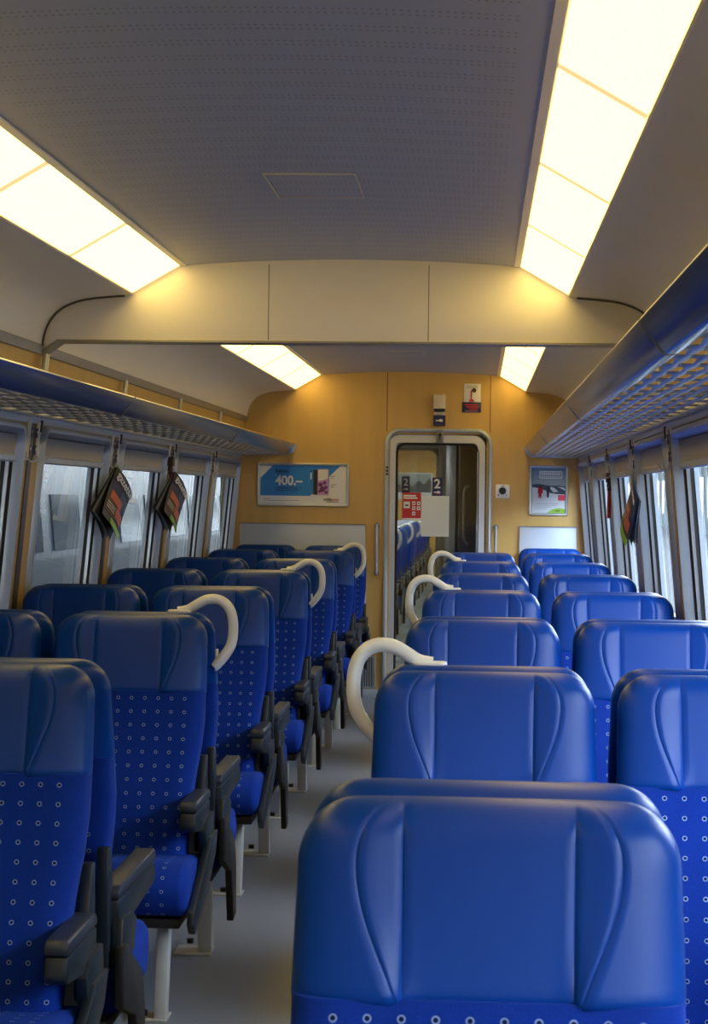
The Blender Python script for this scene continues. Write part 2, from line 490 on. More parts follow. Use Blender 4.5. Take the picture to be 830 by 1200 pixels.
# ceiling hatches
for yc, x0, x1, lab in ((5.87, -.117, .153, 'small rectangular hatch in the perforated ceiling before the beam'),
                        (12.75, -.12, .16, 'small rectangular hatch in the ceiling behind the beam near end wall')):
    h = empty('ceiling_hatch', ((x0+x1)/2, yc, 2.44), lab, 'hatch')
    mb = MB(); w = (x1-x0)/2; L = .22
    zc = cz(0)-.001-2.44
    mb.box(-w+.003, w-.003, -L+.004, L-.004, zc-.0015, zc+.004)
    mb.obj('hatch_panel', 'perforated', h)
    mb = MB()
    mb.box(-w-.003, w+.003, -L-.004, -L+.002, zc-.003, zc+.003); mb.box(-w-.003, w+.003, L-.002, L+.004, zc-.003, zc+.003)
    mb.box(-w-.003, -w+.001, -L, L, zc-.003, zc+.003); mb.box(w-.001, w+.003, -L, L, zc-.003, zc+.003)
    mb.obj('hatch_frame', 'beige', h)

# lamps -----------------------------------------------------------------
def lamp(side, ya, yb, label, cat='light'):
    o = empty('ceiling_light', (side*(IX+OX)/2, ya, (IZ+OZ)/2), label, cat, 'fluorescent ceiling light panels')
    ox, oy, oz = o.location
    def quad(y0, y1, m, name, i0=0., i1=1., lift=0.):
        mb = MB()
        P = lambda t, dz: (side*(IX+(OX-IX)*t)-ox, IZ+(OZ-IZ)*t+dz-oz)
        pl = [P(i0, lift), P(i1, lift), P(i1, lift+.012), P(i0, lift+.012)]
        mb.prism(pl, 1, y0-oy, y1-oy); return mb.obj(name, m, o)
    quad(ya+.0235, yb-.0235, 'tubewarm', 'diffuser')
    quad(ya, ya+.023, 'tubeshadow', 'end_shadow'); quad(yb-.023, yb, 'tubeshadow', 'end_shadow')  # shadow between neighbouring tubes, painted as dimmer strips
    quad(ya+.001, yb-.001, 'white', 'lamp_tray', -.005, 1.005, .02)
LEN = 1.2
for s, nm in ((-1, 'left'), (1, 'right')):
    y = BEAM-.002; i = 0
    while y-LEN > Y0+.05:
        vis = i < 4
        lamp(s, y-LEN, y, '%s warm light panel before the beam, %s side, counted from the beam' % (ORD[i], nm))
        y -= LEN; i += 1
    y = D-.004; i = 0
    while y > BEAM+.14:
        ya = max(y-LEN, BEAM+.122)
        lamp(s, ya, y, '%s warm light panel behind the beam, %s side, counted from end wall' % (ORD[i], nm))
        y = ya; i += 1

# rear wall behind the camera
mb = MB(); mb.box(-1.45, 1.45, Y0-.06, Y0, ZF, 2.5); struct('wall_rear', mb, 'wood')

# ------------------------------------------------------------------ end wall and door
DX0, DX1, DZ1 = -.192, .632, 2.018
o_ = .045
mb = MB()
mb.box(-1.45, DX0+o_, D, D+.09, ZF, 2.52); mb.box(DX1-o_, 1.45, D, D+.09, ZF, 2.52); mb.box(DX0+o_, DX1-o_, D, D+.09, DZ1-o_, 2.52)
struct('wall_end', mb, 'wood')
mb = MB()
for x in (-.174, .612): mb.box(x-.003, x+.003, D-.0012, D+.002, DZ1-.03, 2.44)
struct('trim_12', mb, 'wood_seam')
mb = MB(); mb.box(-1.3, 1.3, D-.012, D+.001, 2.436, 2.46); mb.box(-.66, .66, D-.012, D, 2.424, 2.45) if False else None
Yf = lambda y0: (lambda x, z, n: (x, y0-n, z))
mb = MB()
sweep(mb, (DX0, DX1, ZF-.12, DZ1), .125, [(0, -.01), (0, .016), (.008, .027), (.020, .029), (.030, .022), (.034, .0), (.034, -.09), (.0, -.09)], Yf(D), seg=10)
struct('trim_13', mb, 'alu_frame', smooth=True, angle=math.radians(35))
door = empty('door_1', ((DX0+DX1)/2, D+.03, ZF), kind='structure')
dl = Vector(door.location)
def xfd(p): return tuple(Vector(p)-dl)
GX0, GX1, GZ1 = -.100, .532, 1.902
mb = MB()
sweep(mb, (GX0-.062, GX1+.046, ZF-.1, GZ1+.062), .09, [(0, -.03), (0, 0), (.056, .004), (.060, 0), (.060, -.03)], Yf(D+.002), seg=10)
# bottom rail of the leaf
mb.box(GX0-.03, GX1+.03, D+.004, D+.032, ZF+.005, ZF+.18)
mb.obj('door_leaf', 'door_leaf', door, xf=xfd, smooth=True, angle=math.radians(30))
mb = MB(); sweep(mb, (GX0-.004, GX1+.004, ZF+.1, GZ1+.004), .075, [(0, -.02), (0, .004), (.008, .007), (.016, .004), (.018, -.02)], Yf(D+.004), seg=10)
mb.obj('gasket', 'rubber', door, xf=xfd)
mb = MB(); mb.prism(rrect(GX0, GX1, ZF+.1, GZ1, .07), 1, D+.014, D+.020)
mb.obj('glass_pane', 'door_glass', door, xf=xfd)
mb = MB(); mb.box(.512, .520, D-.010, D+.006, 1.0, 1.36); mb.box(.5135, .5185, D-.016, D-.008, 1.03, 1.33)
mb.obj('door_pull', 'alu_dark', door, xf=xfd, bevel=.002)
mb = MB(); mb.box(.574, .601, D+.040, D+.050, ZF, 1.99)
struct('trim_14', mb, 'black')
# dark lock slots on the left of the frame
mb = MB()
for z in (1.716, 1.690, 1.664): mb.box(-.176, -.160, D-.031, D-.02, z-.008, z+.008)
mb.obj('latch_slots', 'black', door, xf=xfd)
# key plate on the header
kp = empty('key_plate', (.232, D-.028, 1.955), 'small grey plate with dark key symbol on the door header', 'plate')
mb = MB(); mb.box(-.026, .026, -.003, .048, -.052, .050); mb.obj('plate', 'alu_dark', kp, bevel=.002)
mb = MB(); mb.tube([(0, -.004, .012), (0, -.008, .012)], .013, 12); mb.box(-.005, .005, -.007, -.003, -.028, .012); mb.obj('key_symbol', 'print_black', kp)

# grab bars beside the door
for x, lab in ((-.241, 'vertical metal grab bar on wood wall left of the door'), (.665, 'vertical metal grab bar on wood wall right of the door')):
    g = empty('grab_bar', (x, D, .91), lab, 'grab bar')
    mb = MB(); mb.tube([(0, -.045, -.01), (0, -.045, .37)], .0115, 12); mb.obj('bar', 'alu', g, smooth=True)
    for z in (.0, .36):
        mb = MB(); mb.tube([(0, 0, z), (0, -.006, z), (0, -.0061, z), (0, -.05, z)], [.021, .021, .013, .013], 12); mb.obj('bracket', 'alu_dark', g, smooth=True)

# baseboard with air grille
mb = MB(); mb.box(-1.38, DX0-.002, D-.012, D, ZF, .02); mb.box(DX1+.002, 1.38, D-.012, D, ZF, .02)
b = struct('baseboard_end', mb, 'alu_frame', bevel=.003)
g = empty('air_grille', (-.36, D, .15), 'grey slatted air grille low on the end wall left of door', 'grille')
mb = MB(); sweep(mb, (-.17, .12, -.125, .125), .012, [(0, 0), (0, .014), (.012, .016), (.014, 0)], lambda x, z, n: (x, -n, z)); mb.obj('grille_frame', 'alu', g)
mb = MB(); mb.box(-.157, .107, -.002, 0, -.112, .112); mb.obj('grille_back', 'groove', g)
mb = MB()
for i in range(15): x = -.150+i*.0178; mb.box(x-.0048, x+.0048, -.012, -.002, -.112, .112)
mb.obj('slats', 'alu', g)

# grey backing panels behind the last seats
for x0, x1, lab in ((-1.295, -.331, 'grey backing panel on end wall behind the last left seats'), (.845, 1.274, 'grey backing panel on end wall behind the last right seat')):
    p = empty('backing_panel', ((x0+x1)/2, D, .75), lab, 'panel')
    w = (x1-x0)/2
    mb = MB(); mb.prism([(-w, .523), (w, .523), (w+.02, -.44), (-w-.01, -.44)], 1, -.026, -.004); mb.obj('panel', 'grey_panel', p, bevel=.004)
    mb = MB(); mb.box(-w-.004, w+.004, -.030, -.004, .523, .531); mb.obj('panel_edge', 'alu_dark', p)

# ------------------------------------------------------------------ posters and signs
def framed(x0, x1, z0, z1, label, name='framed_poster'):
    o = empty(name, (x0, D, z0), label, 'poster')
    mb = MB(); sweep(mb, (0, x1-x0, 0, z1-z0), .022, [(0, 0), (0, .012), (.006, .019), (.016, .018), (.022, .010), (.022, 0)], lambda x, z, n: (x, -n, z)); mb.obj('frame', 'alu', o, smooth=True, angle=math.radians(40))
    mb = MB()
    return o
def plate(o, poly, lvl, m, name='print'):
    mb = MB(); mb.prism(poly, 1, -.003-.0009*lvl, -.0025); return mb.obj(name, m, o)
def bars(o, rects, lvl, m, name='print'):
    mb = MB()
    for x0, x1, z0, z1 in rects: mb.box(x0, x1, -.003-.0009*lvl, -.0025, z0, z1)
    return mb.obj(name, m, o)

PX0, PX1, PZ0, PZ1 = -1.165, -.459, 1.41, 1.742
o = framed(PX0, PX1, PZ0, PZ1, 'wide framed blue and white advertising poster with a phone, reading 400')
def P(px, py): return ((px-80)/675*.706, .332-(py-132)/338*.332)
def R(a, b, c, d): q = P(a, d); w = P(c, b); return (q[0], w[0], q[1], w[1])
bars(o, [R(100, 150, 738, 450)], 0, 'print_white', 'poster_sheet')
plate(o, [P(104, 388), P(104, 250), P(195, 152), P(690, 152), P(610, 236), P(606, 370), P(485, 372), P(466, 388)], 1, 'print_blue', 'blue_field')
mb = MB(); mb.prism(rrect(*R(492, 184, 540, 378), .006), 1, -.0060, -.003); mb.obj('phone_print', 'mag_dark', o)
mb = MB(); mb.prism(rrect(*R(524, 178, 604, 380), .006), 1, -.0066, -.003); mb.obj('phone_print', 'print_lilac', o)
mb = MB(); mb.prism([P(527, 215), P(600, 184), P(601, 182), P(527, 182)], 1, -.0071, -.003)
mb.prism([P(528, 182), P(600, 182), P(600, 250), P(560, 265), P(528, 270)], 1, -.0070, -.003); mb.obj('phone_screen', 'print_white', o)
mb = MB()
for cx_, cy2, rr in ((545, 300, 18), (575, 285, 14), (560, 335, 22), (585, 320, 14), (540, 352, 12), (588, 358, 12)):
    mb.prism([P(cx_+rr*math.cos(a*math.pi/4), cy2+rr*math.sin(a*math.pi/4)) for a in range(8)], 1, -.0076, -.003)
mb.obj('flower_print', 'print_purple', o)
def T(body, px, py, h, m, align='LEFT', bold=0., lvl=3, xs=1.0):
    q = P(px, py); return text(body, h/338*.332*1.38, (q[0], -.003-.0009*lvl, q[1]), m, o, align=align, bold=bold, xs=xs)
T('Rabatt:', 210, 206, 26, 'print_navy', bold=.0008, xs=1.12)
T('400.\u2013', 214, 303, 74, 'print_white', bold=.003, xs=.92)
T('1', 210, 238, 18, 'print_white')
T('mit dem Samsung Galaxy S20 5G', 210, 332, 14, 'print_navy', xs=.8)
T('mit Swisscom inOne mobile', 210, 352, 14, 'print_navy', xs=.84)
T('mobile', 568, 422, 20, 'print_black', bold=.0006, xs=.88)
T('zone', 634, 422, 20, 'print_red', bold=.0004, xs=.88)
bars(o, [R(588, 430, 680, 436), R(125, 410, 172, 414), R(125, 424, 392, 427)], 2, 'print_grey', 'small_print')
bars(o, [R(618, 232, 650, 238), R(618, 248, 642, 252), R(620, 298, 662, 303), R(622, 312, 646, 316), R(622, 322, 640, 325)], 2, 'print_grey', 'small_print')
bars(o, [R(470, 206, 480, 258)], 3, 'print_white', 'pen_print')
bars(o, [R(470, 190, 480, 204)], 3, 'print_navy', 'pen_print')

QX0, QX1, QZ0, QZ1 = .912, 1.210, 1.362, 1.745
o = framed(QX0, QX1, QZ0, QZ1, 'upright framed winter poster with two walkers in snow on end wall', 'framed_poster')
def P(px, py): return ((px-95)/620*.298, .383-(py-95)/815*.383)
bars(o, [R(150, 125, 670, 875)], 0, 'print_snow', 'poster_sheet')
sky = [(rgb(92, 134, 172), 125, 190), (rgb(112, 146, 176), 190, 260), (rgb(132, 158, 180), 260, 330), (rgb(150, 170, 184), 330, 440)]
for i, (c_, a, b_) in enumerate(sky):
    mat('print_sky_%d' % i, c_, .4); bars(o, [R(150, a, 670, b_)], 1, 'print_sky_%d' % i, 'sky_print')
plate(o, [P(150, 450), P(150, 410), P(230, 395), P(300, 405), P(400, 420), P(480, 425), P(580, 420), P(670, 440), P(670, 565), P(560, 560), P(440, 545), P(350, 500), P(240, 465)], 2, 'print_mountain', 'mountain_print')
plate(o, [P(440, 440), P(500, 460), P(560, 520), P(480, 530), P(430, 470)], 3, 'print_snow', 'mountain_print')
plate(o, [P(540, 440), P(640, 450), P(670, 480), P(670, 500), P(600, 465)], 3, 'print_snow', 'mountain_print')
# two walkers
plate(o, [P(252, 440), P(300, 440), P(312, 470), P(318, 540), P(296, 555), P(290, 632), P(272, 632), P(268, 580), P(258, 630), P(246, 620), P(248, 560), P(236, 530), P(240, 465)], 4, 'print_red', 'walker_print')
plate(o, [P(262, 438), P(275, 418), P(294, 420), P(300, 442), P(285, 470), P(268, 468)], 5, 'brown', 'walker_print')
plate(o, [P(382, 470), P(390, 440), P(402, 430), P(415, 442), P(425, 480), P(416, 540), P(410, 618), P(378, 610), P(376, 540), P(370, 500)], 4, 'print_navy', 'walker_print')
mb = MB(); sweep(mb, R(258, 186, 618, 312), .004, [(0, .0040), (0, .0046), (.007, .0046), (.007, .0040)], lambda x, z, n: (x, -n, z)); mb.obj('title_box', 'print_snow', o)
rects = []
for i in range(13): rects.append(R(284+i*24, 206, 298+i*24, 258))
bars(o, rects, 3, 'print_snow', 'title_print'); bars(o, [R(284, 276, 590, 286)], 3, 'print_snow', 'title_print')
bars(o, [R(556, 572, 668, 664)], 4, 'print_pink', 'price_box')
bars(o, [R(180, 710, 560, 716), R(185, 738, 540, 744), R(185, 766, 440, 772), R(180, 794, 380, 800)], 2, 'print_grey', 'small_print')
plate(o, [P(370, 868), P(470, 806), P(560, 786), P(620, 790), P(670, 806), P(670, 868)], 3, 'print_green', 'swoosh_print')
bars(o, [R(512, 818, 522, 840), R(528, 818, 538, 840), R(546, 818, 560, 840), R(566, 822, 584, 838)], 4, 'print_black', 'small_print')

# emergency lamp box above the door
o = empty('emergency_lamp', (.226, D, 2.165), 'small beige lamp box on the wall above the door', 'lamp')
mb = MB(); mb.box(-.046, .046, -.085, 0, .0, .105); mb.obj('housing', 'beige', o, bevel=.006)
mb = MB(); mb.prism([(-.043, -.022), (.043, -.022), (.043, .001), (-.043, .001)], 1, -.07, 0); mb.obj('lamp_lens', 'black', o, bevel=.004)
mb = MB(); mb.box(-.04, .04, -.012, 0, -.046, -.02); mb.box(-.04, -.022, -.03, -.01, -.046, -.02); mb.box(.022, .04, -.03, -.01, -.046, -.02); mb.obj('bracket', 'white', o)
mb = MB(); mb.box(-.04, -.026, -.05, 0, .105, .114); mb.box(.026, .04, -.05, 0, .105, .114); mb.obj('clip', 'beige', o)

def arrow(o, cx_, cz2, w, y, m='print_white'):
    # white hand/cigarette-like pictogram with a red bar
    mb = MB()
    mb.box(cx_-w*.5, cx_+w*.1, y-.001, y, cz2-w*.08, cz2+w*.08)
    mb.prism([(cx_-w*.02, cz2+w*.2), (cx_+w*.25, cz2+w*.22), (cx_+w*.5, cz2+w*.06), (cx_+w*.42, cz2-w*.16), (cx_+w*.02, cz2-w*.18)], 1, y-.0012, y)
    mb.obj('pictogram', m, o)
o = empty('sign_plate', (.226, D, 2.0), 'small blue sign with white pictogram under the lamp box above door', 'sign')
mb = MB(); mb.prism(rrect(-.046, .046, .034, .116, .008), 1, -.034, -.028); mb.box(-.03, .03, -.03, 0, .05, .1); mb.obj('plate', 'signblue', o)
arrow(o, 0, .076, .055, -.0345)

# brake instruction sign
o = empty('instruction_sign', (.397, D, 2.141), 'white and dark blue instruction sign with red handle picture above the door', 'sign')
mb = MB(); mb.box(.012, .140, -.006, 0, .078, .218); mb.obj('sign_panel', 'print_white', o, bevel=.002)
mb = MB(); mb.box(0, .145, -.008, 0, 0, .078); mb.obj('label_panel', 'print_navy', o, bevel=.002)
bars_ = MB(); bars_.box(.064, .074, -.010, -.006, .09, .165); bars_.prism([(.05, .082), (.095, .082), (.085, .1), (.06, .1)], 1, -.012, -.006); bars_.obj('handle_print', 'print_red', o)
mb = MB(); mb.tube([(.090, -.006, .168), (.090, -.014, .168)], .017, 14); mb.box(.068, .090, -.0095, -.006, .160, .172); mb.obj('handle_print', 'brown', o)
mb = MB()
for z in (.2, .188): mb.box(.035, .118, -.0066, -.006, z-.002, z+.002)
mb.obj('small_print', 'print_grey', o)
mb = MB()
for z, a, b_ in ((.058, .02, .12), (.042, .03, .125), (.026, .05, .12)): mb.box(a, b_, -.0088, -.008, z-.004, z+.004)
mb.obj('small_print', 'print_red', o)
mb = MB(); mb.box(.02, .12, -.0088, -.008, .008, .012); mb.obj('small_print', 'print_lilac', o)

# square key switch right of the door
o = empty('key_switch', (.712, D, 1.543), 'square white plate with round black key switch right of the door', 'switch')
mb = MB(); mb.prism(rrect(-.054, .054, -.052, .052, .014), 1, -.014, 0); mb.obj('plate', 'white', o, bevel=.003)
mb = MB(); mb.tube([(0, -.012, .004), (0, -.024, .004)], .027, 18); mb.obj('lock_barrel', 'black', o, smooth=True)
mb = MB(); mb.tube([(0, -.0135, .004), (0, -.0165, .004)], .034, 18); mb.obj('lock_ring', 'alu', o, smooth=True)
mb = MB(); mb.box(-.036, -.027, -.0148, -.014, -.036, -.020); mb.box(.028, .034, -.0148, -.014, -.034, -.022); mb.box(-.01, .016, -.0148, -.014, .038, .042); mb.obj('marking', 'print_navy', o)

# stickers on the door glass
def ptx(X, y): return .528-(562-X)/(2250/y)
o = empty('class_sticker', (.209, D+.013, 1.50), 'dark blue sticker with white number two on the door glass', 'sticker')
mb = MB(); mb.prism(rrect(-.033, .046, -.01, .142, .004), 1, -.0015, 0); mb.obj('sticker_sheet', 'signblue', o)
text('2', .098, (-.018, -.002, .062), 'print_white', o, bold=.0022)
arrow(o, .006, .03, .05, -.0016)
mb = MB(); mb.box(-.01, .028, -.0022, -.0015, .016, .021); mb.obj('pictogram', 'print_red', o)
o = empty('paper_sheet', (.195, D+.013, .92), 'plain white paper sheet stuck on the door glass', 'paper')
mb = MB(); mb.box(-.100, .113, -.0016, -.0004, .272, .582); mb.obj('sheet', 'paper', o)
o = empty('notice_sticker', (-.05, D+.013, 1.33), 'red notice with white pictogram squares behind white paper on door glass', 'sticker')
mb = MB(); mb.box(0, .143, -.0015, 0, .0, .195); mb.obj('sticker_sheet', 'print_red', o)
mb = MB()
for a, b_, c_, d_ in ((.008, .105, .165, .178), (.008, .115, .148, .160), (.010, .058, .076, .126), (.076, .1, .1, .128), (.112, .136, .1, .128), (.076, .1, .062, .09), (.112, .136, .062, .09), (.076, .1, .022, .05), (0, .143, -.016, -.001)):
    mb.box(a, b_, -.0022, -.0015, c_, d_)
mb.obj('notice_print', 'print_white', o)
mb = MB()
for a, c_ in ((.022, .092), (.083, .108), (.12, .108), (.083, .070), (.12, .07), (.083, .03)): mb.box(a, a+.01 + (.015 if a < .03 else 0), -.0028, -.0022, c_, c_+.012)
mb.obj('notice_print', 'print_mountain', o)

# ------------------------------------------------------------------ vestibule and next carriage behind the door
V1 = 17.2
mb = MB(); mb.box(-1.4, 1.4, D+.09, V1, 2.16, 2.2); struct('ceiling_vestibule', mb, 'vest_grey')
mb = MB(); mb.box(-1.4, 1.4, V1, 38, 2.40, 2.44); struct('ceiling_next_carriage', mb, 'cream')
mb = MB()
mb.box(-1.4, -.62, V1, V1+.06, ZF, 2.4); mb.box(.17, 1.4, V1, V1+.06, ZF, 2.4); mb.box(-.62, .17, V1, V1+.06, 1.93, 2.4)
struct('wall_vestibule', mb, 'vest_grey')
mb = MB(); sweep(mb, (-.66, .21, ZF-.2, 1.97), .14, [(0, 0), (0, .02), (.02, .03), (.05, .03), (.06, 0), (.06, -.06), (0, -.06)], Yf(V1), seg=8)
struct('trim_15', mb, 'vest_grey', smooth=True)
mb = MB(); mb.box(.235, .33, V1-.08, V1, ZF, 2.16); struct('trim_16', mb, 'alu_frame', bevel=.008)
mb = MB(); mb.box(.372, 1.38, 15.5, V1-.1, ZF, 2.16); struct('wall_cabin', mb, 'dark_wall', bevel=.01)
g = empty('grab_bar', (.415, 15.5, 1.12), 'white bent grab bar on dark vestibule wall behind the door glass', 'grab bar')
mb = MB(); mb.tube([(.03, 0, 0), (.03, -.05, 0), (.012, -.055, .02), (0, -.055, .05), (0, -.055, .42), (.012, -.055, .45), (.03, -.05, .46), (.03, 0, .46)], .011, 10); mb.obj('bar', 'handle', g, smooth=True)
o = empty('vestibule_light', (-.1, 15.9, 2.16), 'small ceiling light in the vestibule behind the door', 'light')
mb = MB(); mb.box(-.1, .1, -.3, .3, -.03, 0); mb.obj('diffuser', 'vestlamp', o, bevel=.01)
mb = MB(); mb.box(-.12, .12, -.32, .32, -.012, 0); mb.obj('lamp_tray', 'white', o)
for s, lab in ((-1, 'left ceiling light strip in the next carriage'), (1, 'right ceiling light strip in the next carriage')):
    o = empty('ceiling_light', (s*.75, 18, 2.4), lab, 'light')
    mb = MB(); mb.box(-.09, .09, 0, 17.5, -.02, -.002); mb.obj('diffuser', 'vestlamp', o)
    mb = MB(); mb.box(-.11, .11, -.02, 17.52, -.010, 0); mb.obj('lamp_tray', 'white', o)
mb = MB(); mb.box(-1.4, 1.4, 36.4, 36.46, ZF, 2.44); struct('wall_far', mb, 'wood')
o = empty('framed_poster', (-1.06, 36.4, 1.42), 'mountain landscape poster on far wall of the next carriage', 'poster')
mb = MB(); sweep(mb, (0, .72, 0, .52), .02, [(0, 0), (0, .014), (.02, .014), (.022, 0)], lambda x, z, n: (x, -n, z)); mb.obj('frame', 'alu', o)
mb = MB(); mb.box(.01, .71, -.006, -.001, .01, .51); mb.obj('poster_sheet', 'print_sky_3', o)
mb = MB(); mb.prism([(.02, .15), (.02, .33), (.14, .28), (.22, .36), (.34, .26), (.46, .38), (.56, .3), (.66, .42), (.7, .36), (.7, .15)], 1, -.008, -.003); mb.obj('mountain_print', 'print_mountain', o)
mb = MB(); mb.box(.02, .70, -.008, -.003, .02, .15); mb.obj('snow_print', 'print_snow', o)
o = empty('class_sticker', (-.01, V1-.2, 1.49), 'smaller dark sticker with number two farther inside behind the door glass', 'sticker')
o.location = (-.12, V1-.032, 1.525)
mb = MB(); mb.box(-.035, .035, -.0015, 0, 0, .15); mb.obj('sticker_sheet', 'signblue', o)
text('2', .09, (-.022, -.002, .068), 'print_white', o, bold=.001)
arrow(o, 0, .035, .045, -.0016)
# second door's glass carries that sticker
d2 = empty('door_2', (-.22, V1, ZF), kind='structure')
mb = MB(); mb.box(-.40, .39, -.030, -.026, .05, 1.98); mb.obj('glass_pane', 'glass', d2)

# ------------------------------------------------------------------ luggage racks
def rack(side):
    nm = 'left' if side < 0 else 'right'
    o = empty('luggage_rack', (side*1.25, 6, 1.80), 'long aluminium luggage rack along the %s side above the windows' % nm, 'luggage rack')
    ya, yb = Y0+.1-6, D-.015-6
    def X(x): return side*(x-1.25)
    def PR(name, m, poly, y0=ya, y1=yb, **k):
        mb = MB(); mb.prism([(X(x), z-1.80) for x, z in poly], 1, y0, y1); return mb.obj(name, m, o, **k)
    # broad polished front rail with a lip
    PR('front_rail', 'rail', [(.870, 1.884), (.874, 1.890), (.886, 1.890), (.888, 1.884), (.936, 1.822), (.955, 1.820), (.955, 1.813), (.932, 1.812), (.925, 1.816), (.900, 1.848)], bevel=.0015)
    # long bars, gently wavy flattened tubes
    nb = 6
    for i in range(nb):
        x = .985+i*.047
        mb = MB(); N = 420; V = []; F = []
        for j in range(N+1):
            y = ya+(yb-ya)*j/N
            w = .0125+.0040*math.sin(2*math.pi*y/.28+i)
            for a in range(8):
                t = 2*math.pi*a/8
                V.append((X(x)+w*math.cos(t), y, .016+.0035*math.sin(t)))
        for j in range(N):
            for a in range(8): F.append((j*8+a, j*8+(a+1) % 8, (j+1)*8+(a+1) % 8, (j+1)*8+a))
        mb.add(V, F); mb.obj('long_bar', 'rack', o, smooth=True, angle=math.radians(70))
    mb = MB(); mb.box(min(X(.93), X(1.27)), max(X(.93), X(1.27)), 0, .095, .0150, .0170); sl = mb.mesh('cross_slat', 'rack_slat')
    y = ya+.02
    while y < yb-.1:
        add_mesh('cross_slat', sl, o).location = (0, y, 0); y += .28
    PR('wall_rail', 'rack', [(1.262, 1.803), (1.262, 1.835), (1.275, 1.835), (1.278, 1.803)])
    # joints on the front rail
    for y in (BEAM+.05, 11.3, 4.2, .6):
        PR('rail_joint', 'alu_dark', [(.869, 1.886), (.873, 1.892), (.888, 1.892), (.938, 1.824), (.955, 1.823), (.955, 1.811), (.930, 1.810), (.922, 1.815)], y-6, y-6+.006)
    # brackets up to the cove and along the wall, one over each pillar
    for k in range(-5, 4):
        y = pil(k)-6
        mb = MB()
        xw = 1.268
        mb.prism([(X(xw-.010), .03), (X(xw+.006), .03), (X(xw-.018), .262), (X(xw-.034), .262)], 1, y-.03, y-.006)
        mb.prism([(X(xw-.010), .03), (X(xw+.006), .03), (X(xw-.018), .262), (X(xw-.034), .262)], 1, y+.006, y+.03)
        mb.prism([(X(.93), .022), (X(1.265), .022), (X(1.265), .045), (X(1.2), .040), (X(.93), .032)], 1, y-.008, y+.008)
        mb.obj('bracket', 'alu', o, bevel=.002)
    # end cap against the end wall
    PR('end_cap', 'alu', [(.866, 1.888), (.9, 1.894), (1.27, 1.836), (1.27, 1.80), (.93, 1.806), (.885, 1.826)], yb-.001, yb+.010, bevel=.002)
rack(-1); rack(1)

# ------------------------------------------------------------------ coat hooks, magazines, hammers
def hook(side, k, lab):
    W = wallp(side); y = pil(k)-.01
    o = empty('coat_hook', W(y, 1.70, .006), lab, 'coat hook', 'coat hooks on the window pillars')
    oo = Vector(o.location)
    def xf(p): return tuple(Vector(p)-oo)
    for dy in (-.085, .085):
        mb = MB()
        v = [W(y+dy+a*.028, z, n) for a in (-1, 1) for z in (1.625, 1.79) for n in (.002, .014)]
        mb.add(v, [(0, 1, 3, 2), (4, 6, 7, 5), (0, 4, 5, 1), (2, 3, 7, 6), (0, 2, 6, 4), (1, 5, 7, 3)])
        mb.obj('hook_plate', 'beige', o, xf=xf, bevel=.003)
        mb = MB()
        mb.tube([W(y+dy-.02, 1.66, .014), W(y+dy-.02, 1.640, .016), W(y+dy-.005, 1.622, .030), W(y+dy+.015, 1.625, .045), W(y+dy+.03, 1.645, .052)], .0035, 6)
        mb.obj('hook', 'alu', o, xf=xf, smooth=True)
        for zz in (1.67, 1.74):
            v = [W(y+dy*.55+a*.013, zz+b*.020, n) for a in (-1, 1) for b in (-1, 1) for n in (.013, .0165)]
            mb = MB(); mb.add(v, [(0, 1, 3, 2), (4, 6, 7, 5), (0, 4, 5, 1), (2, 3, 7, 6), (0, 2, 6, 4), (1, 5, 7, 3)])
            nl = mb.obj('seat_number_label', 'signblue', o, xf=xf)
            v = [W(y+dy*.55+a*.007, zz+.004+b*.006, n) for a in (-1, 1) for b in (-1, 1) for n in (.0165, .0172)]
            mb = MB(); mb.add(v, [(0, 1, 3, 2), (4, 6, 7, 5), (0, 4, 5, 1), (2, 3, 7, 6), (0, 2, 6, 4), (1, 5, 7, 3)])
            mb.obj('label_print', 'print_white', nl, xf=xf)
    mb = MB()
    v = [W(y+.108+a*.012, z, n) for a in (-1, 1) for z in (1.745, 1.795) for n in (.002, .02)]
    mb.add(v, [(0, 1, 3, 2), (4, 6, 7, 5), (0, 4, 5, 1), (2, 3, 7, 6), (0, 2, 6, 4), (1, 5, 7, 3)])
    mb.obj('hook_cap', 'black', o, xf=xf, bevel=.003)
for side, nm in ((-1, 'left'), (1, 'right')):
    for i, k in enumerate(range(0, 4)):
        hook(side, k, '%s beige double coat hook plate along the %s windows, counted from the nearest' % (ORD[i], nm))

